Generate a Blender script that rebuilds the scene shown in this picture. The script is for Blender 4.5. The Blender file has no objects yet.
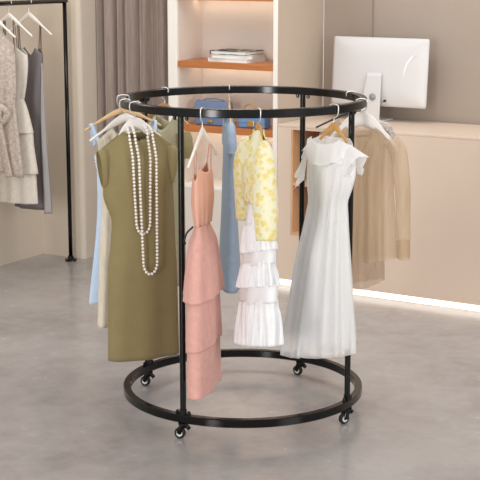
import bpy, bmesh, math, random
from math import sin, cos, pi, radians, sqrt
from mathutils import Vector, Matrix

random.seed(7)
SC = bpy.context.scene
COL = SC.collection

# ------------------------------------------------------------------ materials
def lin(c):
    return tuple((v / 12.92 if v <= .04045 else ((v + .055) / 1.055) ** 2.4) for v in (x / 255 for x in c)) + (1,)

def new_mat(name):
    m = bpy.data.materials.new(name); m.use_nodes = True
    nt = m.node_tree
    return m, nt, nt.nodes['Principled BSDF']

def coords(nt, scale=(1, 1, 1)):
    tc = nt.nodes.new('ShaderNodeTexCoord'); mp = nt.nodes.new('ShaderNodeMapping')
    mp.inputs['Scale'].default_value = scale
    nt.links.new(tc.outputs['Object'], mp.inputs['Vector'])
    return mp.outputs['Vector']

def noise(nt, vec, scale, detail=4, rough=.6):
    n = nt.nodes.new('ShaderNodeTexNoise')
    n.inputs['Scale'].default_value = scale; n.inputs['Detail'].default_value = detail
    n.inputs['Roughness'].default_value = rough
    nt.links.new(vec, n.inputs['Vector'])
    return n.outputs['Fac']

def ramp(nt, fac, stops):
    r = nt.nodes.new('ShaderNodeValToRGB'); e = r.color_ramp.elements
    while len(e) < len(stops): e.new(.5)
    for q, (p, c) in zip(e, stops): q.position = p; q.color = c
    nt.links.new(fac, r.inputs['Fac'])
    return r.outputs['Color']

def bump(nt, b, fac, strength=.2, dist=.002):
    n = nt.nodes.new('ShaderNodeBump')
    n.inputs['Strength'].default_value = strength; n.inputs['Distance'].default_value = dist
    nt.links.new(fac, n.inputs['Height']); nt.links.new(n.outputs['Normal'], b.inputs['Normal'])

def plain(name, c, rough=.5, metal=0, var=.0, scale=8, spec=None, bmp=0, bscale=200, stretch=(1, 1, 1), sheen=0):
    m, nt, b = new_mat(name)
    b.inputs['Roughness'].default_value = rough; b.inputs['Metallic'].default_value = metal
    if spec is not None: b.inputs['Specular IOR Level'].default_value = spec
    if sheen: b.inputs['Sheen Weight'].default_value = sheen
    v = coords(nt, stretch)
    if var:
        a = [x * (1 - var) for x in c]; d = [min(255, x * (1 + var)) for x in c]
        nt.links.new(ramp(nt, noise(nt, v, scale), [(.3, lin(a)), (.7, lin(d))]), b.inputs['Base Color'])
    else:
        b.inputs['Base Color'].default_value = lin(c)
    if bmp: bump(nt, b, noise(nt, v, bscale, 2), bmp)
    return m

def sheer(name, c, opacity, var=.12, scale=30, stretch=(1, 1, .12), c2=None):
    m, nt, b = new_mat(name)
    b.inputs['Roughness'].default_value = .7
    v = coords(nt, stretch); f = noise(nt, v, scale, 5)
    c2 = c2 or [x * (1 - var) for x in c]
    nt.links.new(ramp(nt, f, [(.35, lin(c2)), (.6, lin(c))]), b.inputs['Base Color'])
    tr = nt.nodes.new('ShaderNodeBsdfTransparent'); tl = nt.nodes.new('ShaderNodeBsdfTranslucent')
    tl.inputs['Color'].default_value = lin(c)
    m1 = nt.nodes.new('ShaderNodeMixShader'); m1.inputs[0].default_value = .3
    nt.links.new(b.outputs[0], m1.inputs[1]); nt.links.new(tl.outputs[0], m1.inputs[2])
    m2 = nt.nodes.new('ShaderNodeMixShader'); m2.inputs[0].default_value = opacity
    nt.links.new(tr.outputs[0], m2.inputs[1]); nt.links.new(m1.outputs[0], m2.inputs[2])
    nt.links.new(m2.outputs[0], nt.nodes['Material Output'].inputs['Surface'])
    return m

def glow(name, c, s):
    m, nt, b = new_mat(name)
    b.inputs['Base Color'].default_value = lin(c)
    b.inputs['Emission Color'].default_value = lin(c); b.inputs['Emission Strength'].default_value = s
    return m

def wood(name, c1, c2, stretch, rough=.4, scale=6):
    m, nt, b = new_mat(name)
    b.inputs['Roughness'].default_value = rough
    v = coords(nt, stretch); f = noise(nt, v, scale, 6, .65)
    nt.links.new(ramp(nt, f, [(.3, lin(c1)), (.7, lin(c2))]), b.inputs['Base Color'])
    return m

def cells(name, base, c1, c2, scale, lo, hi, rough=.85):
    """printed flowers: blobs of c1 / c2 on a base cloth"""
    m, nt, b = new_mat(name)
    b.inputs['Roughness'].default_value = rough
    v = coords(nt)
    n1 = noise(nt, v, scale, 3, .55); n2 = noise(nt, v, scale * 2.3, 3, .6)
    mx = nt.nodes.new('ShaderNodeMix'); mx.data_type = 'RGBA'
    vo = nt.nodes.new('ShaderNodeTexVoronoi'); vo.inputs['Scale'].default_value = scale * 1.1
    nt.links.new(v, vo.inputs['Vector'])
    a = nt.nodes.new('ShaderNodeMath'); a.operation = 'MULTIPLY_ADD'; a.inputs[1].default_value = .8
    nt.links.new(n2, a.inputs[0]); nt.links.new(vo.outputs['Distance'], a.inputs[2])
    col = ramp(nt, n2, [(.35, lin(c1)), (.65, lin(c2))])
    mask = ramp(nt, a.outputs[0], [(lo, (1, 1, 1, 1)), (hi, (0, 0, 0, 1))])
    nt.links.new(mask, mx.inputs[0])
    mx.inputs[6].default_value = lin(base); nt.links.new(col, mx.inputs[7])
    nt.links.new(mx.outputs[2], b.inputs['Base Color'])
    bump(nt, b, n2, .2)
    return m

def floor_mat():
    m, nt, b = new_mat('polished_concrete')
    v = coords(nt)
    n1 = noise(nt, v, 1.6, 8, .62); n2 = noise(nt, v, 9, 6, .7)
    ad = nt.nodes.new('ShaderNodeMath'); ad.operation = 'MULTIPLY_ADD'; ad.inputs[1].default_value = .45
    nt.links.new(n2, ad.inputs[0]); nt.links.new(n1, ad.inputs[2])
    nt.links.new(ramp(nt, ad.outputs[0], [(.5, lin(P['floor_dark'])), (.66, lin(P['floor'])), (.85, lin(P['floor_light']))]), b.inputs['Base Color'])
    rr = ramp(nt, n2, [(.3, (.14, .14, .14, 1)), (.75, (.3, .3, .3, 1))])
    nt.links.new(rr, b.inputs['Roughness'])
    b.inputs['Specular IOR Level'].default_value = .5
    bump(nt, b, n2, .04, .002)
    return m

P = dict(floor_dark=(142, 137, 135), floor=(160, 154, 152), floor_light=(172, 167, 164))
M = {}
M['floor'] = floor_mat()
M['wall'] = plain('warm_plaster', (208, 195, 178), .85, var=.015, scale=3, bmp=.05, bscale=60)
M['taupe'] = plain('taupe_paint', (167, 153, 140), .8, var=.012, scale=3)
M['taupe2'] = plain('deep_taupe_paint', (160, 144, 130), .8, var=.012, scale=3)
M['cabside'] = plain('beige_side_laminate', (194, 178, 161), .6, var=.01, scale=3)
M['panel'] = plain('beige_panel', (214, 204, 195), .55, var=.01, scale=3)
M['stile'] = plain('white_laminate', (236, 231, 225), .5)
M['curtain'] = plain('curtain_cloth', (154, 138, 129), .9, var=.07, scale=14, stretch=(6, 6, .5), bmp=.15, bscale=120)
M['counter'] = plain('peach_lacquer', (220, 200, 182), .45, var=.008, scale=2)
M['shelf'] = wood('orange_wood', (166, 98, 50), (190, 122, 70), (1, 9, 30), .4, 5)
M['niche'] = wood('light_oak', (206, 158, 116), (224, 182, 140), (12, 12, 1.2), .5, 5)
M['ledw'] = glow('led_white', (255, 246, 232), 1.3)
M['ledy'] = glow('led_warm', (255, 234, 204), 10)
M['black'] = plain('black_metal', (9, 9, 9), .16, spec=.32)
M['tyre'] = plain('black_rubber', (16, 16, 16), .6)
M['hub'] = plain('wheel_chrome', (222, 222, 222), .35, .2)
M['chrome'] = plain('hook_steel', (225, 224, 222), .3, .6)
M['hwhite'] = plain('white_plastic', (232, 226, 220), .35)
M['hblack'] = plain('black_plastic', (26, 22, 20), .4)
M['hwood'] = wood('pale_beech', (212, 172, 120), (230, 196, 148), (3, 30, 30), .4, 5)
M['hwood2'] = wood('honey_wood', (184, 132, 70), (206, 156, 92), (3, 30, 30), .4, 5)
M['hbrown'] = wood('brown_wood', (112, 72, 44), (134, 90, 58), (3, 30, 30), .4, 5)
M['gold'] = plain('gold_metal', (214, 176, 96), .28, 1)
M['pearl'] = plain('pearl', (240, 234, 226), .18, spec=.7)
M['olive'] = plain('olive_crepe', (136, 122, 82), .8, var=.02, scale=20, bmp=.06, bscale=500, sheen=.1)
M['oliveD'] = plain('olive_lining', (112, 99, 62), .8)
M['tagw'] = plain('white_tag', (225, 222, 214), .7)
M['cream'] = plain('cream_linen', (216, 206, 188), .85, var=.06, scale=40, stretch=(1, 1, .2), bmp=.1, bscale=300)
M['creamJ'] = plain('khaki_cream_cotton', (194, 186, 156), .85, var=.03, scale=30, bmp=.08)
M['khaki'] = plain('khaki_cotton', (150, 138, 98), .85)
M['lblue'] = plain('pale_blue_cotton', (192, 212, 236), .8, var=.02, scale=30)
M['print'] = cells('blue_leaf_print', (214, 222, 234), (42, 84, 140), (92, 132, 182), 55, .55, .66)
M['pink'] = plain('salmon_suede', (212, 160, 149), .85, var=.03, scale=40, bmp=.08, bscale=400, sheen=.15)
M['pinkB'] = plain('apricot_satin', (216, 164, 144), .6, var=.03, scale=40, stretch=(1, 1, .2))
M['blue'] = plain('steel_blue_cotton', (160, 178, 200), .85, var=.03, scale=40, bmp=.08, bscale=400)
M['blueD'] = plain('dark_blue_lining', (62, 80, 104), .85)
M['yellow'] = cells('yellow_flower_knit', (226, 222, 192), (220, 200, 112), (226, 210, 142), 34, .72, 1.15)
M['yellowT'] = plain('yellow_trim', (232, 212, 110), .85)
M['white'] = plain('white_cotton', (233, 234, 236), .8, var=.015, scale=40)
M['chiffon'] = sheer('white_chiffon', (252, 252, 252), .42, .02)
M['chiffonT'] = sheer('white_chiffon_ruffle', (252, 252, 252), .52, .02)
M['slip'] = sheer('white_slip', (249, 248, 248), .92, .02)
M['sheer'] = sheer('beige_organza', (216, 192, 160), .45, scale=36, stretch=(1, 1, .1), c2=(192, 164, 130))
M['sheer2'] = sheer('taupe_organza', (200, 174, 146), .48, scale=36, stretch=(1, 1, .1), c2=(174, 146, 116))
M['knit'] = plain('grey_lace', (186, 176, 166), .9, var=.2, scale=90, bmp=.5, bscale=160)
M['lace'] = plain('taupe_lace', (180, 167, 156), .9, var=.13, scale=70, bmp=.5, bscale=140)
M['creamL'] = plain('cream_wool', (214, 206, 195), .9, var=.03, scale=50, bmp=.1, bscale=240)
M['strapB'] = plain('brown_strap', (112, 92, 78), .6)
M['grey'] = plain('charcoal_satin', (108, 102, 102), .5, var=.03, scale=20, stretch=(1, 1, .2))
M['greyL'] = plain('silver_satin', (160, 156, 157), .4)
M['bag'] = plain('blue_leather', (100, 118, 150), .5, var=.04, scale=40, bmp=.08, bscale=300)
M['bag2'] = plain('denim_blue_leather', (104, 138, 184), .5, var=.04, scale=40, bmp=.08, bscale=300)
M['mon'] = plain('silver_white_aluminium', (212, 210, 210), .35)
M['monE'] = plain('bright_emblem', (246, 246, 246), .12)
M['monG'] = plain('monitor_grey', (150, 148, 148), .4)
M['screen'] = plain('screen_glass', (12, 12, 14), .08)
M['page'] = plain('book_pages', (232, 229, 224), .8, var=.03, scale=90, stretch=(.2, .2, 8))
M['cover1'] = cells('book_photo_cover', (150, 150, 146), (34, 36, 34), (64, 70, 64), 14, .95, 1.1, .75)
M['cover2'] = plain('book_white_cover', (236, 234, 232), .4)
M['cover3'] = plain('book_grey_cover', (214, 212, 210), .4)

# ------------------------------------------------------------------ building helpers
def link(name, bm, mat, parent=None, smooth=True, solid=0, bevel=0, angle=None):
    me = bpy.data.meshes.new(name)
    bmesh.ops.recalc_face_normals(bm, faces=bm.faces[:])
    bm.to_mesh(me); bm.free()
    o = bpy.data.objects.new(name, me); COL.objects.link(o)
    if isinstance(mat, (list, tuple)):
        for q in mat: me.materials.append(q)
    else: me.materials.append(mat)
    if smooth:
        for p in me.polygons: p.use_smooth = True
    if bevel:
        b = o.modifiers.new('bevel', 'BEVEL'); b.width = bevel; b.segments = 2; b.limit_method = 'ANGLE'; b.angle_limit = radians(40)
    if solid:
        s = o.modifiers.new('solid', 'SOLIDIFY'); s.thickness = solid; s.offset = 0
    if parent: o.parent = parent
    return o

def thing(name, label, cat, loc=(0, 0, 0), rz=0, group=None):
    o = bpy.data.objects.new(name, None); COL.objects.link(o)
    o.empty_display_size = .05
    o.location = loc; o.rotation_euler = (0, 0, rz)
    o['label'] = label; o['category'] = cat
    if group: o['group'] = group
    return o

def tag(o, label, cat, group=None):
    o['label'] = label; o['category'] = cat
    if group: o['group'] = group
    return o

def struct(o):
    o['kind'] = 'structure'; return o

def box(bm, x0, x1, y0, y1, z0, z1, mtx=None):
    vs = [bm.verts.new(Vector((x, y, z)) if mtx is None else mtx @ Vector((x, y, z)))
          for x in (x0, x1) for y in (y0, y1) for z in (z0, z1)]
    for f in ((0, 1, 3, 2), (4, 6, 7, 5), (0, 4, 5, 1), (2, 3, 7, 6), (0, 2, 6, 4), (1, 5, 7, 3)):
        bm.faces.new([vs[i] for i in f])

def boxo(name, b, mat, parent=None, bevel=.002):
    bm = bmesh.new(); box(bm, *b)
    return link(name, bm, mat, parent, smooth=False, bevel=bevel)

def loft(bm, rings, caps=True, closed=False):
    vr = [[bm.verts.new(p) for p in r] for r in rings]
    n = len(vr[0]); m = len(vr)
    for i in range(m if closed else m - 1):
        a, b = vr[i], vr[(i + 1) % m]
        for k in range(n):
            bm.faces.new((a[k], a[(k + 1) % n], b[(k + 1) % n], b[k]))
    if caps and not closed:
        bm.faces.new(vr[0][::-1]); bm.faces.new(vr[-1])

def frames(pts, closed=False):
    out = []; n = len(pts); up = Vector((0, 1, 0))
    for i in range(n):
        a = pts[(i - 1) % n] if closed or i > 0 else pts[i]
        b = pts[(i + 1) % n] if closed or i < n - 1 else pts[i]
        t = (b - a).normalized()
        u = up - t * up.dot(t)
        if u.length < 1e-4: u = Vector((1, 0, 0)) - t * t.x
        u.normalize(); up = u
        out.append((t, u, t.cross(u)))
    return out

def tube(bm, pts, r, n=8, closed=False, r2=None, caps=True):
    """sweep: r along the frame's u (local Y mostly), r2 along the other; both may be lists"""
    pts = [Vector(p) for p in pts]; fr = frames(pts, closed); rings = []
    for i, (p, (t, u, w)) in enumerate(zip(pts, fr)):
        a = r[i] if isinstance(r, (list, tuple)) else r
        b = a if r2 is None else (r2[i] if isinstance(r2, (list, tuple)) else r2)
        rings.append([p + u * a * cos(2 * pi * k / n) + w * b * sin(2 * pi * k / n) for k in range(n)])
    loft(bm, rings, caps, closed)

def bez(pts, n=8):
    """Catmull-Rom through points"""
    P_ = [Vector(p) for p in pts]; out = []
    for i in range(len(P_) - 1):
        p0 = P_[max(i - 1, 0)]; p1 = P_[i]; p2 = P_[i + 1]; p3 = P_[min(i + 2, len(P_) - 1)]
        for k in range(n):
            t = k / n
            out.append(.5 * ((2 * p1) + (p2 - p0) * t + (2 * p0 - 5 * p1 + 4 * p2 - p3) * t * t + (3 * p1 - p0 - 3 * p2 + p3) * t ** 3))
    out.append(P_[-1]); return out

def cyl(bm, p0, p1, r, n=20):
    tube(bm, [p0, p1], r, n)

def rot(p, ang):
    return Vector((p[0] * cos(ang) - p[1] * sin(ang), p[0] * sin(ang) + p[1] * cos(ang), p[2]))

# ---- cloth
def interp(st, z):
    """stations sorted from top to bottom: (z, xl, xr, d, yc) -> smooth values"""
    n = len(st)
    if z >= st[0][0]: return st[0][1:]
    if z <= st[-1][0]: return st[-1][1:]
    for i in range(n - 1):
        if st[i][0] >= z >= st[i + 1][0]: break
    a, b = st[i], st[i + 1]; h = b[0] - a[0]; t = (z - a[0]) / h
    out = []
    for k in range(1, 5):
        d = (b[k] - a[k]) / h
        da = (a[k] - st[i - 1][k]) / (a[0] - st[i - 1][0]) if i > 0 else d
        db = (st[i + 2][k] - b[k]) / (st[i + 2][0] - b[0]) if i < n - 2 else d
        ma = 0 if da * d <= 0 else 2 * da * d / (da + d)
        mb = 0 if db * d <= 0 else 2 * db * d / (db + d)
        out.append((2 * t ** 3 - 3 * t * t + 1) * a[k] + (t ** 3 - 2 * t * t + t) * h * ma + (-2 * t ** 3 + 3 * t * t) * b[k] + (t ** 3 - t * t) * h * mb)
    return out

def cloth(name, st, mat, parent, n=120, m=44, top=None, bot=None, folds=(), amp=(0, 0, 1), shoulder=None, solid=.0015, rag=0, neck_open=.65):
    """A hanging tube of cloth. st: (z, xl, xr, half depth, y centre). top/bot(u, front) move the two rims.
    folds: (k, phase, drift) waves around the tube; amp (at top, at bottom, power).
    shoulder: |u| beyond which front and back are sewn together at the top."""
    st = [tuple(s) + (0,) * (5 - len(s)) for s in st]
    zt0, zb0 = st[0][0], st[-1][0]
    zm = zt0 * .35 + zb0 * .65; xl, xr, d, yc = interp(st, zm); hw = (xr - xl) / 2
    # even arc length
    N = 720; acc = [0]
    for k in range(N):
        a0, a1 = 2 * pi * k / N, 2 * pi * (k + 1) / N
        acc.append(acc[-1] + math.hypot(hw * (cos(a1) - cos(a0)), d * (sin(a1) - sin(a0))))
    th = []; j = 0
    for k in range(n):
        s = acc[-1] * k / n
        while acc[j + 1] < s: j += 1
        th.append(2 * pi * (j + (s - acc[j]) / (acc[j + 1] - acc[j])) / N)
    rings = []
    for i in range(m + 1):
        t = i / m; ring = []
        for k in range(n):
            a = th[k]; u = cos(a); front = sin(a) < 0; sarc = 2 * pi * k / n
            zt = zt0 + (top(u, front) if top else 0); zb = zb0 + (bot(u, front) if bot else 0)
            z = zt + (zb - zt) * t
            xl, xr, d, yc = interp(st, z); hw = (xr - xl) / 2; xc = (xl + xr) / 2
            x = xc + hw * u; y = d * sin(a)
            if shoulder is not None:
                tau = min(1, (zt - z) / .13); tau = tau * tau * (3 - 2 * tau)
                c = .2 if abs(u) > shoulder else .2 + neck_open * (1 - (abs(u) / shoulder) ** 2) ** .5
                y *= c + (1 - c) * tau
            F = 0
            for (kk, ph, dr) in folds: F += sin(kk * sarc + ph + dr * t)
            F /= max(1, len(folds))
            A = amp[0] + (amp[1] - amp[0]) * t ** amp[2]
            nx, ny = cos(a) / max(hw, .01), sin(a) / max(d, .01); L = math.hypot(nx, ny)
            x += A * F * nx / L; y += A * F * ny / L + yc
            if rag: z += rag * t * F
            ring.append((x, y, z))
        rings.append(ring)
    bm = bmesh.new()
    loft(bm, rings, caps=False)
    return link(name, bm, mat, parent, solid=solid)

def sleeve(name, pts, rx, ry, mat, parent, wr=.0, k=5, n=28, solid=.0015, seed=3):
    P_ = bez(pts, 6); m = len(P_); fr = frames(P_); rnd = random.Random(seed); rings = []
    def lerp(L, t):
        f = t * (len(L) - 1); i = min(int(f), len(L) - 2); return L[i] + (L[i + 1] - L[i]) * (f - i)
    ph = rnd.random() * 6
    for i, (p, (t, u, w)) in enumerate(zip(P_, fr)):
        tt = i / (m - 1); a, b = lerp(ry, tt), lerp(rx, tt)
        rings.append([p + (u * a * cos(2 * pi * q / n) + w * b * sin(2 * pi * q / n)) * (1 + wr * sin(k * 2 * pi * q / n + ph + 3 * tt) + wr * .6 * sin(17 * tt + ph + 2 * sin(2 * pi * q / n))) for q in range(n)])
    bm = bmesh.new(); loft(bm, rings, caps=False)
    return link(name, bm, mat, parent, solid=solid)

def strap(name, pts, mat, parent, w=.006, th=.0012):
    bm = bmesh.new(); tube(bm, bez(pts, 5), th, 8, r2=w)
    return link(name, bm, mat, parent)

# ------------------------------------------------------------------ room (rotated 31 degrees to the camera)
A = radians(31); EU = Vector((cos(A), -sin(A), 0)); EV = Vector((sin(A), cos(A), 0))
def W(u, v, z): return EU * u + EV * v + Vector((0, 0, z))
def rbox(name, u0, u1, v0, v1, z0, z1, mat, bevel=0):
    bm = bmesh.new(); box(bm, u0, u1, v0, v1, z0, z1)
    o = link(name, bm, mat, None, smooth=False, bevel=bevel); o.rotation_euler = (0, 0, -A); return o
VF = 1.956
fl = struct(rbox('floor', -5, 4.5, -7, 3.6, -.1, 0, M['floor']))
struct(rbox('wall_left', -2.76, -2.64, -3, 2.3, 0, 2.75, M['wall']))
bm = bmesh.new()                                   # niche wall with a rounded end
prof = [(-2.64, 1.945)]
for k in range(9):
    a = -pi / 2 + (pi / 2) * k / 8; prof.append((-2.316 - .03 + .03 * cos(a), 1.945 + .03 + .03 * sin(a)))
prof += [(-2.316, 2.3), (-2.64, 2.3)]
loft(bm, [[Vector((u, v, z)) for u, v in prof] for z in (0, 2.75)])
o = struct(link('wall_back', bm, M['wall'], None, smooth=False)); o.rotation_euler = (0, 0, -A)
struct(rbox('wall_window', -2.316, -1.68, 2.25, 2.3, 0, 2.75, M['taupe']))
struct(rbox('wall_center', -.94, -.63, 2.5, 2.7, 0, 2.75, M['taupe2']))
struct(rbox('wall_right', -.63, 4.5, 2.52, 2.7, 0, 2.75, M['taupe']))

# curtain
bm = bmesh.new(); rows = []
for j in range(2):
    z = (2.72, .02)[j]; r = []
    for k in range(241):
        s = k / 240; u = -2.31 + .62 * s
        ph = 2 * pi * (7.2 * s + .25 * sin(5 * s) + .12 * sin(23 * s))
        v = 2.14 + .042 * (abs(sin(ph / 2)) * 1.6 - 1) + .010 * sin(2 * ph + 1) + .006 * sin(31 * s)
        r.append(bm.verts.new((u, v, z)))
    rows.append(r)
for k in range(240): bm.faces.new((rows[0][k], rows[0][k + 1], rows[1][k + 1], rows[1][k]))
bmesh.ops.subdivide_edges(bm, edges=[e for e in bm.edges if abs(e.verts[0].co.z - e.verts[1].co.z) > 1], cuts=12)
for v in bm.verts:
    t = (2.72 - v.co.z) / 2.7; v.co.y += .012 * t * sin(40 * v.co.x + 2 * t); v.co.x += .006 * t * sin(27 * v.co.x + 1)
cu = thing('curtain', 'taupe pleated floor length curtain between the wall corner and the lit shelf cabinet', 'curtain', (0, 0, 0), -A)
link('drape', bm, M['curtain'], cu, solid=.003)
bm = bmesh.new(); cyl(bm, (-2.315, 2.13, 2.735), (-1.681, 2.13, 2.735), .012)
link('curtain_track', bm, M['stile'], cu)

# shelf cabinet
cab = thing('display_cabinet', 'tall built-in beige cabinet with orange wooden shelves and warm strip lighting', 'cabinet', W(0, 0, 0), -A)
boxo('side_panel', (-1.679, -1.617, VF, 2.245, 0, 2.74), M['stile'], cab)
boxo('side_panel', (-.974, -.9455, VF, 2.245, 0, 2.74), M['stile'], cab)
boxo('outer_side', (-.9454, -.943, VF + .002, 2.499, .931, 2.74), M['cabside'], cab, 0)
boxo('back_panel', (-1.617, -.974, 2.226, 2.244, 0, 2.74), M['panel'], cab, 0)
boxo('inner_lining', (-1.6168, -1.612, VF + .012, 2.226, 0, 2.74), M['panel'], cab, 0)
for zt in (1.643, 1.258, .886):
    s = boxo('shelf', (-1.6115, -.9745, VF + .003, 2.2255, zt - .037, zt), M['shelf'], cab, .0015)
    for v0 in (VF + .05,):
        boxo('led_strip', (-1.60, -.985, v0 + .15, v0 + .162, zt - .0435, zt - .0375), M['ledy'], s, 0)
boxo('drawer_front', (-1.6115, -.9745, VF + .003, VF + .022, .02, .515), M['panel'], cab)
boxo('base_shelf', (-1.6115, -.9745, VF + .003, 2.2255, .516, .535), M['stile'], cab)

# reception counter
cn = thing('reception_counter', 'peach front desk with a glowing white strip along its foot', 'counter', W(0, 0, 0), -A)
bm = bmesh.new(); L, Rr = -.9425, 2.2; n0, n1, nz0, nz1 = -.856, -.606, .303, .903
box(bm, L, n0, VF, 2.49, .04, .915); box(bm, n1, Rr, VF, 2.49, .04, .915)
box(bm, n0, n1, VF, 2.49, .04, nz0); box(bm, n0, n1, VF, 2.49, nz1, .915); box(bm, n0, n1, 2.3, 2.49, nz0, nz1)
link('desk_body', bm, M['counter'], cn, smooth=False)
ni = boxo('niche_lining', (n0 + .0005, n0 + .012, VF + .001, 2.299, nz0 + .001, nz1 - .001), M['niche'], cn, 0)
boxo('niche_lining', (n1 - .012, n1 - .0005, VF + .001, 2.299, nz0 + .001, nz1 - .001), M['niche'], cn, 0)
boxo('niche_back', (n0 + .012, n1 - .012, 2.288, 2.299, nz0 + .001, nz1 - .001), M['niche'], cn, 0)
boxo('niche_floor', (n0 + .012, n1 - .012, VF + .001, 2.288, nz0 + .001, nz0 + .014), M['niche'], cn, 0)
boxo('niche_shelf', (n0 + .012, n1 - .012, VF + .004, 2.288, .586, .604), M['niche'], cn, .001)
boxo('plinth', (L, Rr, VF + .03, 2.48, 0, .04), M['counter'], cn, 0)
boxo('led_strip', (L + .002, Rr - .002, VF + .004, VF + .0295, .006, .032), M['ledw'], cn, 0)
ct = rbox('countertop', -.9425, 2.2, VF, 2.495, .9155, .93, M['counter'], .002)
tag(ct, 'pale peach flat countertop under the silver monitor', 'countertop')

# ------------------------------------------------------------------ round rack
rack = thing('clothing_rack', 'large round black metal clothes rack on four castors in the middle of the floor', 'clothes rack')
def ring_bar(name, z0, z1, r0=.47, r1=.5):
    bm = bmesh.new(); rings = []; b = .003
    sec = [(r0 + b, z0), (r1 - b, z0), (r1, z0 + b), (r1, z1 - b), (r1 - b, z1), (r0 + b, z1), (r0, z1 - b), (r0, z0 + b)]
    for k in range(160):
        a = 2 * pi * k / 160; rings.append([Vector((r * cos(a), r * sin(a), z)) for r, z in sec])
    loft(bm, rings, closed=True)
    o = link(name, bm, M['black'], rack, smooth=True)
    es = o.modifiers.new('split', 'EDGE_SPLIT'); es.split_angle = radians(40)
    return o
ZT0, ZT1, ZB0, ZB1 = 1.264, 1.296, .067, .1
ring_bar('top_ring', ZT0, ZT1); ring_bar('bottom_ring', ZB0, ZB1)
for ang in (241.3, 330, 57.5, 148.5):
    a = radians(ang); c = Vector((.485 * cos(a), .485 * sin(a), 0)); tn = Vector((-sin(a), cos(a), 0))
    bm = bmesh.new(); cyl(bm, c + Vector((0, 0, ZB1 + .001)), c + Vector((0, 0, ZT0 - .001)), .0118, 24)
    cyl(bm, c + Vector((0, 0, ZB1 + .001)), c + Vector((0, 0, ZB1 + .02)), .0145, 24)
    po = link('post', bm, M['black'], rack, smooth=True)
    po.modifiers.new('split', 'EDGE_SPLIT').split_angle = radians(50)
    for zz, d in ((ZB1 + .0005, 1), (ZT0 - .0005, -1)):
        for s in (-1, 1):
            q = c + tn * s * .026; bm = bmesh.new()
            cyl(bm, q + Vector((0, 0, zz)), q + Vector((0, 0, zz + d * .011)), .0072, 12)
            cyl(bm, q + Vector((0, 0, zz + d * .011)), q + Vector((0, 0, zz + d * .015)), .004, 10)
            link('bolt', bm, M['black'], po, smooth=False)
    # castor
    sw = {241.3: 250, 330: 300, 57.5: 235, 148.5: 250}[ang]; sa = radians(sw)
    ax = Vector((-sin(sa), cos(sa), 0)); fw = Vector((cos(sa), sin(sa), 0))   # wheel axis, trail
    # wheel axis mostly to one side so that the wheel shows its face
    ca_ = bmesh.new()
    cyl(ca_, c + Vector((0, 0, ZB0 - .001)), c + Vector((0, 0, ZB0 - .009)), .02, 20)
    wc = c - ax * 0.014 + Vector((0, 0, .0222))
    for s in (-1, 1):
        pts = [c + fw * s * .0125 + Vector((0, 0, ZB0 - .007)), c + fw * s * .0135 - ax * .008 + Vector((0, 0, .042)), wc + fw * s * .0125]
        tube(ca_, bez(pts, 4), .003, 8, r2=.0095)
    cas = link('castor', ca_, M['black'], rack)
    cas.modifiers.new('split', 'EDGE_SPLIT').split_angle = radians(50)
    bm = bmesh.new(); rr = []
    for q in range(28):
        t = 2 * pi * q / 28; e = ax * cos(t) + Vector((0, 0, sin(t)))
        rr.append([wc + e * r + fw * w for r, w in ((.012, -.0088), (.0195, -.0088), (.022, -.006), (.022, .006), (.0195, .0088), (.012, .0088))])
    loft(bm, rr, closed=True); link('tyre', bm, M['tyre'], cas)
    bm = bmesh.new(); cyl(bm, wc - fw * .0094, wc + fw * .0094, .0128, 20)
    hb = link('wheel_hub', bm, M['hub'], cas, smooth=False)
    bm = bmesh.new(); cyl(bm, wc - fw * .0105, wc + fw * .0105, .0052, 14); link('axle_cap', bm, M['black'], cas, smooth=False)
    bm = bmesh.new(); q = c + ax * .002
    tube(bm, [q + Vector((0, 0, ZB0 - .012)), q + ax * .016 + Vector((0, 0, ZB0 - .017)), q + ax * .025 + Vector((0, 0, ZB0 - .026))], .004, 8, r2=.009)
    link('brake_lever', bm, M['black'], cas)

# ------------------------------------------------------------------ hangers
ZR = 1.296
def hookpos(deg, r=.485): a = radians(deg); return Vector((r * cos(a), r * sin(a), ZR))
RK = 'hangers on the round rack'
def hanger(label, pos, yaw, mat, hw=.175, drop=.085, apex=-.062, hump=.030, tip=.011, depth=.006, power=1.15, bar=None, bar_mat=None, rail=(.015, .033), group=RK):
    t = thing('clothes_hanger', label, 'hanger', pos, radians(yaw), group)
    bm = bmesh.new(); pts = []; ra = []; rb = []
    for k in range(-24, 25):
        s = k / 24; a = abs(s)
        z = apex - hump / 2 - drop * (a ** power)
        pts.append((s * hw, 0, z)); ra.append(depth * (1 - .25 * a))
        h = tip + (hump - tip) * (1 - min(1, a / .62) ** 2) ** 1.1
        rb.append(h / 2)
    tube(bm, pts, ra, 12, r2=rb)
    link('hanger_body', bm, mat, t)
    w, h = rail; w += .006
    P_ = [(w + .001, 0, -.016), (w + .001, 0, -.004)]
    for k in range(1, 8):
        a = pi * k / 8; P_.append((w * cos(a), 0, -.0025 + .006 * sin(a) * 1.1))
    P_ += [(-w - .001, 0, -.006), (-w - .001, 0, -.022), (-w * .75, 0, -h - .0075), (-.004, 0, -h - .013), (0, 0, -h - .021), (0, 0, apex - .008)]
    if group == RK and cos(radians(yaw)) * pos.x + sin(radians(yaw)) * pos.y > 0: P_ = [(-x, y, z) for x, y, z in P_]
    bm = bmesh.new(); tube(bm, bez(P_, 3), .0022, 8)
    link('hook', bm, M['chrome'], t)
    if bar:
        z, x = bar; bm = bmesh.new(); cyl(bm, (-x, 0, z), (x, 0, z), .004, 10)
        link('trouser_bar', bm, bar_mat or mat, t)
    return t

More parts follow.
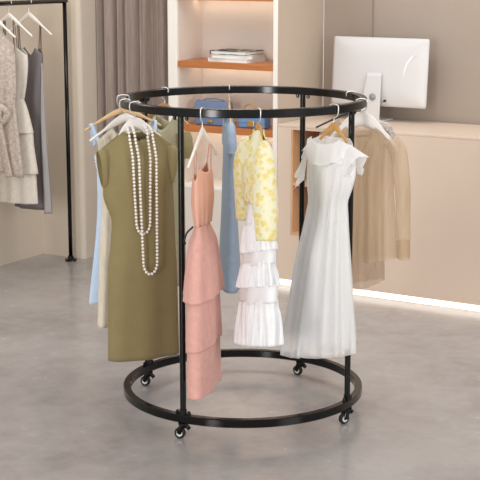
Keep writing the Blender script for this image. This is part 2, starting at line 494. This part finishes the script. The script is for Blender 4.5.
def neck(un, drop, scf, scb, p=1.0):
    def f(u, front):
        a = abs(u)
        if a > un: return -drop * ((a - un) / (1 - un)) ** p
        return -(scf if front else scb) * max(0, 1 - (a / un) ** 2) ** .75
    return f
def bust(depth_f, depth_b, rise=.03, pk=.62):
    """strap dress: sweetheart scoop, points where the straps meet"""
    def f(u, front):
        a = abs(u)
        k = (1 - (a / pk) ** 2) if a < pk else 0
        return -(depth_f if front else depth_b) * max(0, k) - (rise * (a - pk) / (1 - pk) if a > pk else 0)
    return f

# --- olive dress
yw = 23; p = hookpos(211)
hanger('white plastic hanger inside the olive dress with pearls', p, yw, M['hwhite'], .115, .14, -.056, .046, .012, .006, 1.7)
XO = .008
d = thing('olive_dress', 'sleek olive green cap sleeve dress hung with pearls on a white hanger', 'dress', p, radians(yw))
cloth('dress_body', [(-.104, -.136, .148, .042), (-.18, -.137, .149, .046), (-.27, -.134, .146, .052), (-.35, -.135, .149, .056), (-.46, -.104, .152, .056), (-.56, -.112, .154, .056), (-.66, -.124, .158, .06), (-1.015, -.134, .162, .055)],
      M['olive'], d, top=neck(.40, .066, .038, .016, .9), folds=((3, .4, 1), (5, 2, .5)), amp=(.0, .008, .8), shoulder=.40, solid=.003)
for s in (-1, 1):
    sleeve('cap_sleeve', [(.006 + s * .116, 0, -.25), (.006 + s * .135, 0, -.25), (.006 + s * .151, 0, -.252)], [.076, .078, .072], [.012, .034, .036], M['olive'], d, .0, solid=.003)
boxo('neck_label', (.028, .052, .0235, .0247, -.158, -.146), M['tagw'], d, 0)
boxo('back_zip', (-.002, .002, .036, .0385, -.30, -.16), M['oliveD'], d, 0)
# --- pearls
def necklace(label, xl, xr, xb, zb, yf, yo):
    t = thing('pearl_necklace', label, 'necklace', p, radians(yw), 'pearl necklaces over the olive dress')
    pts = []
    # front U from the left top down and up to the right top
    for k in range(0, 61):
        s = k / 60
        if s < .44: q = s / .44; x = xl + (xb - .028 - xl) * q ** 1.3; z = -.116 + (zb + .045 + .116) * q
        elif s > .56: q = (1 - s) / .44; x = xr + (xb + .028 - xr) * q ** 1.3; z = -.116 + (zb + .045 + .116) * q
        else:
            a = pi * (s - .44) / .12; x = xb - .028 * cos(a); z = zb + .045 - .045 * sin(a)
        q = min(1, max(0, (-.1 - z) / .12)); y = -(.034 + yo + (yf - .034 - yo) * (q * q * (3 - 2 * q)))
        pts.append(Vector((x, y, z)))
    up = [(xr, -.022 - yo, -.1), (xr - .004, 0, -.09), (xr - .012, .016, -.1 + yo * 3), ((xl + xr) / 2, .019, -.105 + yo * 3), (xl + .012, .016, -.1 + yo * 3), (xl + .004, 0, -.09), (xl, -.022 - yo, -.1)]
    loop = pts + bez([pts[-1]] + [Vector(q) for q in up] + [pts[0]], 6)[1:-1]
    L = [0]
    for i in range(len(loop)): L.append(L[-1] + (loop[(i + 1) % len(loop)] - loop[i]).length)
    nb = int(L[-1] / .0138); nb = min(nb, 99) if nb < 108 else nb
    bm = bmesh.new(); tube(bm, loop, .0008, 6, closed=True); link('cord', bm, M['tagw'], t)
    me = None; j = 0
    for k in range(nb):
        s = L[-1] * (k + .5) / nb
        while L[j + 1] < s: j += 1
        c = loop[j].lerp(loop[(j + 1) % len(loop)], (s - L[j]) / (L[j + 1] - L[j]))
        if me is None:
            bm = bmesh.new(); bmesh.ops.create_uvsphere(bm, u_segments=16, v_segments=10, radius=.0058)
            o = link('pearl', bm, M['pearl'], t); me = o.data
        else:
            o = bpy.data.objects.new('pearl', me); COL.objects.link(o); o.parent = t
        o.location = c
necklace('shorter pearl necklace, the inner loop ending higher on the olive dress', -.038, .036, .003, -.503, .07, 0)
necklace('longer pearl necklace, the loop hanging lowest on the olive dress', -.018, .054, .024, -.662, .086, .006)

# --- cream dress behind the olive one
yw = 28; p = hookpos(197.5)
hanger('white plastic hanger just behind the olive dress, carrying the cream linen dress', p, yw, M['hwhite'], .152, .085, -.05, .034, .010, .006, 1.15)
d = thing('cream_dress', 'cream linen dress tucked between the olive and pale blue dresses', 'dress', p, radians(yw))
cloth('dress_body', [(-.105, -.122, .12, .024), (-.2, -.118, .118, .026), (-.4, -.11, .11, .026), (-.58, -.122, .122, .028), (-.905, -.142, .142, .028)],
      M['cream'], d, top=neck(.45, .05, .06, .03), folds=((9, .4, 1.5), (5, 2, .5), (13, 1, 0)), amp=(.0, .009, .6), shoulder=.45)
strap('shoulder_tie', [(-.105, -.03, -.13), (-.1, -.036, -.16), (-.096, -.038, -.2)], M['creamL'], d, .005)

# --- pale blue dress on wooden hanger
yw = 30; p = hookpos(177.5)
hanger('pale beech hanger at the left edge of the round rack', p, yw, M['hwood'], .17, .075, -.044, .022, .010, .006, 1.25, rail=(.019, .034))
d = thing('blue_strap_dress', 'pale blue strap dress with a leafy blue print bust, far left of the round rack', 'dress', p, radians(yw))
cloth('bodice', [(-.205, -.125, .125, .03), (-.25, -.132, .132, .034), (-.3, -.12, .12, .034)], M['print'], d, m=14, top=bust(.03, .03), folds=((9, 1, 0), (6, 0, 0)), amp=(.003, .004, 1))
cloth('skirt', [(-.298, -.122, .122, .035), (-.4, -.122, .122, .036), (-.845, -.168, .168, .04)], M['lblue'], d, folds=((8, .4, 1), (5, 2, .5)), amp=(.002, .010, .7))
for s in (-1, 1):
    strap('shoulder_strap', [(s * .100, -.032, -.212), (s * .128, -.022, -.16), (s * .142, -.008, -.112), (s * .143, .002, -.107), (s * .140, .012, -.115), (s * .115, .028, -.2)], M['lblue'], d, .008)

# --- khaki cream jacket at the back left
yw = -45; p = hookpos(133.5)
hanger('wooden hanger on the far back left of the ring, above the khaki cream jacket', p, yw, M['hwood2'], .15, .07, -.06, .03, .011, .006, 1.2)
d = thing('khaki_jacket', 'khaki cream short sleeve jacket half hidden behind the olive dress', 'jacket', p, radians(yw))
cloth('jacket_body', [(-.115, -.12, .128, .03), (-.2, -.122, .126, .035), (-.4, -.11, .112, .034), (-.85, -.12, .115, .04)],
      M['creamJ'], d, top=neck(.45, .06, .06, .03), folds=((7, .4, 1.5), (5, 2, .5)), amp=(.0, .007, .7), shoulder=.45)
for s in (-1, 1):
    sleeve('sleeve', [(s * .115, 0, -.18), (s * .12, 0, -.21), (s * .127, 0, -.245), (s * .126, 0, -.285)], [.03, .034, .032, .028], [.03, .036, .034, .03], M['khaki'], d, .03)

# --- pink tiered dress
yw = 255; p = hookpos(251.8)
hanger('white hanger at the front left of the ring, holding the salmon pink dress', p, yw, M['hwhite'], .185, .115, -.066, .026, .010, .006, 1.05)
d = thing('pink_dress', 'salmon pink three tier strap dress hanging beside the front left post', 'dress', p, radians(yw))
for s in (-1, 1):
    strap('shoulder_strap', [(s * .083, -.007, -.215), (s * .09, -.005, -.18), (s * .1, -.003, -.148), (s * .1, .003, -.142), (s * .097, .005, -.155), (s * .085, .007, -.23)], M['pink'], d, .004)
cloth('bodice', [(-.205, -.092, .092, .012), (-.26, -.1, .1, .024), (-.33, -.1, .1, .03), (-.4, -.085, .085, .024), (-.435, -.075, .075, .019)],
      M['pinkB'], d, m=26, top=bust(.042, .03, .05, .88), folds=((11, 1, .5), (7, 0, 1)), amp=(.001, .007, 1))
cloth('skirt_tier', [(-.86, -.176, .174, .05), (-.88, -.178, .176, .052), (-1.066, -.188, .18, .056)], M['pink'], d, folds=((3, .9, .2), (5, 2, .2)), amp=(.004, .008, .8))
cloth('skirt_tier', [(-.66, -.168, .166, .048), (-.7, -.172, .17, .052), (-.885, -.186, .184, .059)], M['pink'], d, folds=((3, 1.0, .2), (5, 2.2, .2)), amp=(.004, .009, .8))
cloth('skirt_tier', [(-.43, -.078, .078, .02), (-.455, -.1, .1, .028), (-.5, -.135, .135, .044), (-.6, -.172, .172, .056), (-.70, -.194, .19, .066)], M['pink'], d,
      folds=((3, 1.1, .3), (5, 2.3, .4), (9, 0, .3)), amp=(.004, .011, .8))
for q in d.children:
    if q.name.startswith('skirt_tier'): q.rotation_euler = (0, 0, radians(6)); q.location = (0, -.003, 0)
bm = bmesh.new(); tube(bm, bez([(.085, -.012, -.43), (.105, -.03, -.45), (.118, -.036, -.478), (.11, -.034, -.49)], 5), .002, 8, r2=.006)
link('belt_loop', bm, M['hblack'], d)

# --- blue dress at the back
yw = 274; p = hookpos(97)
hanger('beech hanger on the back of the ring, holding the steel blue dress', p, yw, M['hwood'], .115, .085, -.06, .035, .011, .005, 1.15)
d = thing('blue_dress', 'plain steel blue short sleeve dress hanging at the back of the ring', 'dress', p, radians(yw))
cloth('dress_body', [(-.118, -.13, .13, .018), (-.2, -.135, .135, .022), (-.3, -.135, .135, .025), (-.5, -.145, .145, .03), (-.885, -.2, .2, .05)],
      M['blue'], d, top=neck(.45, .06, .05, .03), folds=((5, .4, 1.5), (3, 2, .5)), amp=(.0, .006, .8), shoulder=.45)
for s in (-1, 1):
    sleeve('sleeve', [(s * .115, 0, -.165), (s * .14, 0, -.195), (s * .155, 0, -.24), (s * .16, 0, -.278)], [.03, .034, .034, .034], [.016, .02, .022, .022], M['blue'], d, .03)

# --- white ruffle dress and yellow cardigan (one hanger)
yw = 288; p = hookpos(276.8)
hanger('honey wood hanger at the front of the ring, inside the yellow cardigan', p, yw, M['hwood2'], .062, .075, -.045, .046, .011, .007, 1.35)
d = thing('ruffle_dress', 'white ruffled tier dress hanging below the yellow flower cardigan', 'dress', p, radians(yw))
Yo = .0
cloth('bodice', [(-.20, -.075, .075, .02), (-.28, -.085, .085, .024), (-.36, -.095, .1, .026), (-.455, -.105, .12, .034)], M['white'], d, m=24, folds=((9, 0, .5), (6, 2, .5)), amp=(.002, .007, 1))
def tier(z0, z1, hw0, hw1, d0, d1, k, a, seed):
    hm = hw0 + (hw1 - hw0) * .45; dm = d0 + (d1 - d0) * .45; rr = random.Random(seed)
    cloth('ruffle', [(z0, -hw0 * .92, hw0, d0), (z0 - .022, -hm * .92, hm, dm), (z1, -hw1 * .92, hw1, d1)], M['white'], d, n=220, m=22, top=lean, bot=lean,
          folds=((k, rr.random() * 6, 1.2), (k + 5, rr.random() * 6, -.8), (k - 6, rr.random() * 6, .5)), amp=(.002, a, .7), rag=.006)
def lean(u, f): return .038 * u
tier(-.425, -.538, .115, .155, .034, .048, 19, .014, 2)
cloth('skirt_panel', [(-.53, -.118, .138, .042), (-.59, -.12, .14, .043)], M['white'], d, m=8, top=lean, bot=lean, folds=((5, 0, .5),), amp=(.003, .003, 1))
tier(-.575, -.672, .135, .172, .043, .058, 20, .017, 3)
cloth('skirt_panel', [(-.664, -.142, .162, .052), (-.735, -.145, .165, .053)], M['white'], d, m=8, top=lean, bot=lean, folds=((5, 1, .5),), amp=(.003, .003, 1))
tier(-.722, -.895, .162, .185, .053, .066, 18, .019, 4)
c = thing('flower_cardigan', 'cropped cream cardigan with yellow flowers over the white ruffled dress', 'cardigan', p, radians(yw))
cloth('cardigan_body', [(-.072, -.12, .12, .036), (-.15, -.128, .13, .046), (-.25, -.128, .132, .048), (-.345, -.122, .13, .045)], M['yellow'], c, m=26,
      top=neck(.2, .085, .004, .002, 1.0), folds=((7, 1, 1), (4, 0, .5)), amp=(0, .005, 1), shoulder=.2, solid=.003, neck_open=.3)
sleeve('sleeve', [(.065, -.004, -.115), (.098, -.012, -.148), (.125, -.02, -.2), (.148, -.026, -.27), (.175, -.03, -.36), (.192, -.034, -.455)], [.012, .036, .048, .05, .046, .038], [.012, .034, .042, .044, .043, .036], M['yellow'], c, .025, 5, solid=.003)
sleeve('sleeve', [(-.068, -.002, -.115), (-.1, -.008, -.15), (-.124, -.012, -.195), (-.145, -.014, -.26), (-.16, -.01, -.35), (-.165, -.01, -.44)], [.012, .036, .044, .043, .038, .028], [.012, .032, .036, .034, .028, .022], M['yellow'], c, .025, 5, solid=.003)

# --- white chiffon dress
yw = 315; p = hookpos(315.3)
hanger('honey wood hanger in the white chiffon dress', p, yw, M['hwood2'], .068, .058, -.064, .026, .012, .006, 1.15)
d = thing('chiffon_dress', 'long white chiffon dress with fluttery collar hanging inside the front right post', 'dress', p, radians(yw))
cloth('underdress', [(-.165, -.118, .1, .03), (-.24, -.125, .105, .045), (-.31, -.122, .085, .043), (-.38, -.112, .06, .036), (-.44, -.12, .062, .04), (-.6, -.145, .066, .052), (-.94, -.17, .06, .06)], M['slip'], d,
      top=bust(.075, .03, .02), folds=((7, .5, .6), (5, 2, .5), (12, 1, .4)), amp=(.001, .034, .9))
cloth('overdress', [(-.215, -.125, .108, .05), (-.3, -.126, .092, .048), (-.37, -.116, .066, .042), (-.42, -.124, .069, .046), (-.5, -.142, .074, .056), (-.6, -.168, .084, .07), (-.8, -.205, .1, .092), (-.965, -.235, .115, .108)], M['chiffon'], d, n=200,
      bot=lambda u, f: .03 * u - .02 * (1 if f else 0), folds=((8, .5, .6), (5, 2, .5), (13, 1, .9), (17, 4, -.6)), amp=(.001, .032, .85), rag=.012)
cloth('ruffle_collar', [(-.122, -.115, .082, .04), (-.145, -.125, .088, .05), (-.205, -.122, .094, .06), (-.225, -.12, .096, .064)], M['chiffonT'], d, n=180, m=16,
      top=neck(.72, .02, .022, .006), bot=lambda u, f: .012 * u + .03 * u * u, folds=((10, 0, .5), (7, 2, .4), (13, 1, .2)), amp=(.002, .005, 1), rag=.004)
for s in (-1, 1):
    bm = bmesh.new(); g = []
    for i in range(15):
        t = i / 14; r = []
        for j in range(29):
            q = j / 28; a = -pi * .5 + pi * q       # front to back over the shoulder
            k = abs(sin(a))
            if s > 0:
                root = Vector((.082, .045 * sin(a), -.142 - .115 * k * k)); outw = Vector((.088, .035 * sin(a), -.045 + .03 * k))
                outw *= 1 - .78 * k
            else:
                root = Vector((-.108, .045 * sin(a), -.142 - .15 * k * k)); outw = Vector((-.024, .03 * sin(a), -.018 - .012 * k))
            wv = t * (.010 * sin(9 * q * pi + s) + .008 * sin(17 * q * pi)) * (1 if s < 0 else .45)
            r.append(bm.verts.new(root + outw * t + Vector((wv * .8, wv * .3, wv))))
        g.append(r)
    for i in range(14):
        for j in range(28): bm.faces.new((g[i][j], g[i][j + 1], g[i + 1][j + 1], g[i + 1][j]))
    link('flutter_sleeve', bm, M['chiffonT'], d, solid=.001)

# --- sheer beige blouse (front) and taupe sheer top (behind)
yw = 343; p = hookpos(344.5)
hanger('white plastic hanger in the sheer beige blouse', p, yw, M['hwhite'], .14, .11, -.046, .055, .02, .007, 1.6)
d = thing('organza_blouse', 'sheer beige long sleeve blouse hanging at the right edge of the rack', 'blouse', p, radians(yw))
cloth('blouse_body', [(-.105, -.135, .135, .034), (-.18, -.14, .14, .042), (-.3, -.13, .13, .045), (-.5, -.138, .142, .05), (-.65, -.148, .152, .055)], M['sheer'], d, n=180,
      top=neck(.42, .055, .10, .02), bot=lambda u, f: .022 * u, folds=((11, .5, 1), (7, 2, .5), (17, 1, .4)), amp=(.001, .009, .7), shoulder=.42, solid=.0)
for s in (-1, 1):
    sl = sleeve('sleeve', [(s * .122, 0, -.155), (s * .150, -.006, -.2), (s * .168, -.008, -.3), (s * .176, -.008, -.42), (s * .182, -.008, -.55)], [.028, .034, .034, .03, .026], [.03, .034, .034, .03, .027], M['sheer'], d, .05, 6, solid=0)
    cf = sleeve('cuff', [(s * .182, -.008, -.551), (s * .184, -.008, -.6), (s * .185, -.008, -.628)], [.025, .025, .024], [.024, .024, .023], M['sheer'], d, .0, solid=.002)
strap('neck_binding', [(-.055, -.012, -.112), (-.04, -.03, -.15), (-.018, -.043, -.195), (0, -.047, -.212), (.018, -.043, -.195), (.04, -.03, -.15), (.055, -.012, -.112)], M['sheer'], d, .004)
yw = 18; p = hookpos(21.5)
hanger('black hanger with a brown bar at the back right of the ring', p, yw, M['hblack'], .155, .06, -.075, .012, .008, .005, 1.1, bar=(-.185, .10), bar_mat=M['hbrown'])
d = thing('taupe_top', 'sheer taupe top with grey lace shoulders hanging behind the beige blouse', 'top', p, radians(yw))
cloth('top_body', [(-.112, -.14, .15, .034), (-.2, -.142, .155, .04), (-.4, -.13, .15, .044), (-.84, -.14, .16, .055)], M['sheer2'], d, n=160,
      top=neck(.42, .055, .06, .02), bot=lambda u, f: .03 * u * (1 if u > 0 else 0), folds=((8, .5, 1), (5, 2, .5), (13, 1, .4)), amp=(.001, .010, .7), shoulder=.42, solid=0)
sleeve('lace_shoulder', [(.085, 0, -.128), (.12, 0, -.137), (.155, 0, -.158), (.182, 0, -.195)], [.012, .02, .026, .02], [.026, .036, .038, .03], M['knit'], d, .08, 5)

# ------------------------------------------------------------------ left garment rail
rail = thing('garment_rail', 'tall thin black pipe garment rail along the left wall', 'clothes rail', W(-2.363, 1.87, 0), -A)
zr = 1.5905
def rp(v, z): return Vector((0, v - 1.87, z))
bm = bmesh.new(); cyl(bm, rp(1.887, zr), rp(.35, zr), .0135, 20); link('top_bar', bm, M['black'], rail)
for v in (1.87, .37):
    bm = bmesh.new(); cyl(bm, rp(v, .012), rp(v, zr - .0125), .0125, 20)
    pl = link('upright', bm, M['black'], rail)
    bm = bmesh.new(); cyl(bm, rp(v, 0.0005), rp(v, .012), .036, 24); cyl(bm, rp(v, .012), rp(v, .03), .018, 20)
    fl_ = link('foot_flange', bm, M['black'], rail, smooth=False)
RG = 'hangers on the left rail'
def railpos(v): return W(-2.363, v, zr + .0135)
def rail_hanger(label, v, **k):
    return hanger(label, railpos(v), -31, M['hwhite'], .165, .115, -.066, .028, .012, .006, 1.05, rail=(.0145, .028), group=RG, **k)
rail_hanger('white hanger at the end of the left rail with the charcoal dress', 1.535)
d = thing('slip_dress', 'charcoal satin slip dress on thin straps, nearest the rail post', 'dress', railpos(1.535), -A)
cloth('dress_body', [(-.27, -.085, .085, .022), (-.33, -.095, .092, .03), (-.45, -.085, .085, .032), (-.6, -.09, .085, .034), (-.8, -.105, .095, .038), (-1.22, -.14, .122, .05)],
      M['grey'], d, top=bust(.06, .05, .03), folds=((6, .5, 1), (4, 2, .5)), amp=(.001, .010, .8))
cloth('side_drape', [(-.36, .088, .092, .004, -.004), (-.7, .084, .101, .016, -.008), (-1.24, .102, .134, .03, -.012)], M['greyL'], d, n=40, folds=((3, .5, 1),), amp=(.001, .004, .8))
for s in (-1, 1):
    strap('shoulder_strap', [(s * .075, -.01, -.285), (s * .08, -.005, -.2), (s * .082, -.003, -.136), (s * .082, .004, -.131), (s * .081, .006, -.15), (s * .077, .008, -.285)], M['strapB'], d, .004)
rail_hanger('white hanger on the left rail with the cream layered dress', 1.36)
d = thing('layered_dress', 'cream wool layered strap dress hanging on the left rail', 'dress', railpos(1.36), -A)
cloth('bodice', [(-.26, -.115, .115, .026), (-.33, -.125, .125, .032), (-.45, -.11, .11, .036), (-.56, -.085, .085, .032)], M['creamL'], d, m=24, top=bust(.05, .04, .04), folds=((8, 0, 1),), amp=(.001, .003, 1))
cloth('skirt_layer', [(-.72, -.14, .14, .05), (-1.155, -.165, .158, .056)], M['creamL'], d, folds=((9, .5, .3), (5, 2, .2)), amp=(.003, .009, .7))
cloth('skirt_layer', [(-.65, -.12, .12, .045), (-.98, -.165, .168, .062)], M['creamL'], d, folds=((5, .5, .3), (3, 2, .2)), amp=(.001, .004, .7))
cloth('skirt_layer', [(-.55, -.084, .084, .033), (-.62, -.11, .11, .046), (-.745, -.142, .142, .064)], M['creamL'], d, folds=((5, .5, .3), (3, 2, .2)), amp=(.001, .004, .7))
for s in (-1, 1):
    strap('shoulder_strap', [(s * .05, -.02, -.29), (s * .04, -.012, -.22), (s * .036, -.006, -.115), (s * .036, .004, -.111), (s * .036, .006, -.13), (s * .046, .012, -.29)], M['strapB'], d, .005)
rail_hanger('white hanger on the left rail at the frame edge, inside the lace robe', 1.215)
d = thing('lace_robe', 'taupe lace robe tied in a knot at the left edge', 'robe', railpos(1.215), -A)
cloth('robe_body', [(-.16, -.13, .135, .035), (-.26, -.14, .15, .042), (-.45, -.13, .15, .05), (-.58, -.11, .135, .05), (-.62, -.115, .14, .05), (-.8, -.13, .16, .055), (-.94, -.14, .175, .055)], M['lace'], d, n=160,
      top=neck(.42, .075, .1, .03), bot=lambda u, f: -.04 * u, folds=((9, .5, 1), (6, 2, .5), (14, 1, .4)), amp=(.002, .014, .6), shoulder=.42)
bm = bmesh.new()
tube(bm, bez([(.05, -.07, -.60), (.085, -.088, -.575), (.125, -.08, -.585), (.14, -.066, -.62), (.115, -.075, -.655), (.075, -.09, -.645), (.05, -.075, -.61)], 6), .016, 12, r2=.022)
tube(bm, bez([(.095, -.085, -.57), (.1, -.1, -.61), (.095, -.085, -.66)], 6), .014, 12, r2=.03)
tube(bm, bez([(.10, -.085, -.64), (.115, -.085, -.75), (.135, -.08, -.88), (.15, -.075, -.97)], 6), .008, 12, r2=[.014 + .014 * k / 18 for k in range(19)])
link('waist_knot', bm, M['lace'], d)

# ------------------------------------------------------------------ cabinet contents
def book(label, u, v, z, w, dep, th, ang, cm, g='books stacked on the cabinet shelf'):
    t = thing('book', label, 'book', W(u, v, z), -A + radians(ang), g)
    c = .003
    bm = bmesh.new(); box(bm, -w / 2, w / 2, -dep / 2, dep / 2, 0, c); box(bm, -w / 2, w / 2, -dep / 2, dep / 2, th - c, th); box(bm, -w / 2, -w / 2 + c, -dep / 2, dep / 2, c, th - c)
    link('cover', bm, cm, t, smooth=False)
    boxo('page_block', (-w / 2 + c + .0005, w / 2 - .005, -dep / 2 + .005, dep / 2 - .005, c + .0003, th - c - .0003), M['page'], t, 0)
book('bottom book of the shelf stack, wide and white', -1.285, 2.085, 1.2583, .27, .2, .021, -4, M['cover2'])
book('middle white book of the shelf stack, turned slightly askew', -1.275, 2.085, 1.2797, .255, .19, .02, 7, M['cover3'])
book('top book of the shelf stack with a dark photographic cover', -1.288, 2.085, 1.3001, .25, .185, .022, -2, M['cover1'])

# handbags
def bag(label, u, v, w, h, dep, mat, clasp, name='handbag'):
    t = thing(name, label, 'handbag', W(u, v, .8862), -A, None)
    bm = bmesh.new(); rings = []
    for z, k, kd in ((0, .96, .9), (.008, 1, 1), (h * .5, 1, .98), (h * .9, .985, .78), (h, .97, .6)):
        rings.append([Vector((sx * w / 2 * k, sy * dep / 2 * kd, z)) for sx, sy in ((-1, -1), (1, -1), (1, 1), (-1, 1))])
    loft(bm, rings); link('bag_body', bm, mat, t, smooth=False, bevel=.006)
    # flap folded over the front
    bm = bmesh.new(); prof_ = [(dep * .32, h + .002), (0, h + .006), (-dep * .33, h + .003), (-dep * .44, h * .92), (-dep * .53, h * .75), (-dep * .535, h * .38)]
    loft(bm, [[Vector((x, y, z)) for x in (-w / 2 * 1.005, -w / 4, 0, w / 4, w / 2 * 1.005)] + [Vector((x, y + .003, z - .002)) for x in (w / 2 * 1.005, w / 4, 0, -w / 4, -w / 2 * 1.005)] for y, z in prof_])
    link('flap', bm, mat, t, smooth=False)
    cw, ch = clasp; yk = -dep * .535
    boxo('clasp', (-cw / 2, cw / 2, yk - .007, yk - .0005, h * .14, h * .14 + ch), M['gold'], t, .002)
    return t
b1 = bag('slate blue leather flap handbag on the left of the lower shelf', -1.418, 2.045, .222, .136, .085, M['bag'], (.034, .014))
bm = bmesh.new(); tube(bm, bez([(-.08, 0, .138), (-.05, -.004, .150), (0, -.006, .153), (.05, -.004, .150), (.08, 0, .138)], 5), .0035, 8); link('handle', bm, M['bag'], b1)
b2 = bag('brighter blue handbag with gold square clasp and gold chain on the lower shelf', -1.142, 2.04, .175, .085, .075, M['bag2'], (.045, .034))
bm = bmesh.new(); pts = bez([(-.07, -.005, .086), (-.06, -.008, .118), (-.03, -.01, .134), (.005, -.01, .128), (.03, -.008, .105), (.036, -.006, .09)], 8)
fr = frames(pts)
for i in range(0, len(pts) - 1):
    c_, (t_, u_, w_) = pts[i], fr[i]; a_, b_ = (u_, w_) if i % 2 else (w_, u_)
    tube(bm, [c_ + t_ * .0058 * cos(q * pi / 4) + a_ * .0036 * sin(q * pi / 4) for q in range(8)], .0014, 6, closed=True)
link('chain_handle', bm, M['gold'], b2)
bm = bmesh.new(); pts = bez([(.04, .0, .09), (.05, -.004, .107), (.075, -.002, .112), (.095, .0, .1), (.098, 0, .06)], 8); fr = frames(pts)
for i in range(0, len(pts) - 1):
    c_, (t_, u_, w_) = pts[i], fr[i]; a_, b_ = (u_, w_) if i % 2 else (w_, u_)
    tube(bm, [c_ + t_ * .0048 * cos(q * pi / 4) + a_ * .0032 * sin(q * pi / 4) for q in range(8)], .0013, 6, closed=True)
link('shoulder_chain', bm, M['gold'], b2)

# ------------------------------------------------------------------ monitor on the counter
mo = thing('desktop_monitor', 'silver desktop monitor seen from behind on the reception counter', 'monitor', W(-.512, 2.36, .9303), -A)
tilt = radians(-4)
Mt = Matrix.Translation((0, 0, .28)) @ Matrix.Rotation(tilt, 4, 'X')
bm = bmesh.new(); hw_, hh = .2965, .193
def rrect(w, h, y, r, zc=0):
    out = []
    for cx, cz, a0 in ((w - r, h - r, 0), (-w + r, h - r, pi / 2), (-w + r, -h + r, pi), (w - r, -h + r, 1.5 * pi)):
        for k in range(5):
            a = a0 + pi / 2 * k / 4; out.append(Mt @ Vector((cx + r * cos(a), y, cz + r * sin(a) + zc)))
    return out
loft(bm, [rrect(hw_ * .45, hh * .45, -.022, .05), rrect(hw_ * .75, hh * .75, -.016, .04), rrect(hw_ * .95, hh * .94, -.004, .02), rrect(hw_, hh, .001, .012), rrect(hw_, hh, .006, .012)])
link('housing', bm, M['mon'], mo)
bm = bmesh.new(); loft(bm, [rrect(hw_ * .985, hh * .98, .0063, .01), rrect(hw_ * .985, hh * .98, .0075, .01)]); link('screen', bm, M['screen'], mo, smooth=False)
# stand: a bent plate with a cable hole
bm = bmesh.new()
secs = []
for (y, z, w) in ((-.028, .275, .043), (-.036, .26, .045), (-.05, .16, .052), (-.062, .02, .060), (-.06, .006, .061), (-.04, .0045, .062), (.12, .0045, .066)):
    secs.append((y, z, w))
rings = []
for i, (y, z, w) in enumerate(secs):
    y0, z0 = secs[max(i - 1, 0)][:2]; y1, z1 = secs[min(i + 1, len(secs) - 1)][:2]
    t_ = Vector((0, y1 - y0, z1 - z0)).normalized(); n_ = Vector((0, -t_.z, t_.y)) * .004
    rings.append([Vector((-w - .012 - (.275 - z) * .05, y, z)) + n_, Vector((w - .012 - (.275 - z) * .05, y, z)) + n_, Vector((w - .012 - (.275 - z) * .05, y, z)) - n_, Vector((-w - .012 - (.275 - z) * .05, y, z)) - n_])
loft(bm, rings); st_ = link('stand', bm, M['mon'], mo, smooth=False, bevel=.002)
bm = bmesh.new(); cyl(bm, Vector((-.012, -.0545, .143)), Vector((-.012, -.0605, .144)), .019, 28); link('cable_hole', bm, M['monG'], st_)
bm = bmesh.new(); cyl(bm, Vector((.056, -.034, .122)), Vector((.056, -.044, .122)), .007, 14); link('power_button', bm, M['hblack'], mo)
bm = bmesh.new(); pa, pb = [], []
for k in range(17):
    a = radians(108 + 72 * k / 16); wd = .006 * sin(pi * k / 16) + .0006
    for L_, r in ((pa, .155 + wd), (pb, .155 - wd)):
        L_.append(Mt @ Vector((.255 + r * cos(a) * .62, -.0205, -.03 + r * sin(a) * .9)))
off = Mt.to_3x3() @ Vector((0, .0015, 0))
for L_ in (pa, pb): pass
loft(bm, [[a_, b_, b_ + off * 6, a_ + off * 6] for a_, b_ in zip(pa, pb)])
link('emblem', bm, M['monE'], mo, smooth=False)

# ------------------------------------------------------------------ light
w = bpy.data.worlds.new('World'); SC.world = w; w.use_nodes = True
bg = w.node_tree.nodes['Background']; bg.inputs[0].default_value = (1, .985, .97, 1); bg.inputs[1].default_value = .72
def area(name, loc, target, sx, sy, power, c=(1, .96, .92)):
    l = bpy.data.lights.new(name, 'AREA'); l.shape = 'RECTANGLE'; l.size = sx; l.size_y = sy; l.energy = power; l.color = c
    o = bpy.data.objects.new(name, l); COL.objects.link(o); o.location = loc
    o.rotation_euler = (Vector(target) - Vector(loc)).to_track_quat('-Z', 'Y').to_euler(); return o
area('ceiling_panel', (.5, .8, 3.0), (.5, .9, 0), 2.0, 1.6, 33, (1, .985, .965))
area('ceiling_panel', (-1.6, 1.2, 2.9), (-1.7, 1.3, 0), 1.0, 1.0, 14, (1, .975, .945))
area('unseen_front_light', (3.4, -3.6, 2.0), (0, .3, .8), 1.6, 1.8, 72, (1, .98, .96))  # added soft fill from the front right, no window known there
area('unseen_front_light', (-2.5, -5.0, 1.25), (0, .2, .9), 0.75, 2.3, 112, (1, .985, .965))  # unseen tall window, inferred from the bright streaks on the top ring

# ------------------------------------------------------------------ camera
cam = bpy.data.cameras.new('camera'); co = bpy.data.objects.new('camera', cam); COL.objects.link(co)
cam.sensor_width = 36; cam.lens = 1382.04 * 36 / 480
co.location = (-.0115, -5.57027, 1.84361); co.rotation_euler = (pi / 2 - .201465, 0, 0)
SC.camera = co
vs = SC.view_settings
SC.display_settings.display_device = 'sRGB'
vs.view_transform = 'Standard'; vs.look = 'None'; vs.gamma = 1; vs.exposure = .07; vs.use_curve_mapping = False
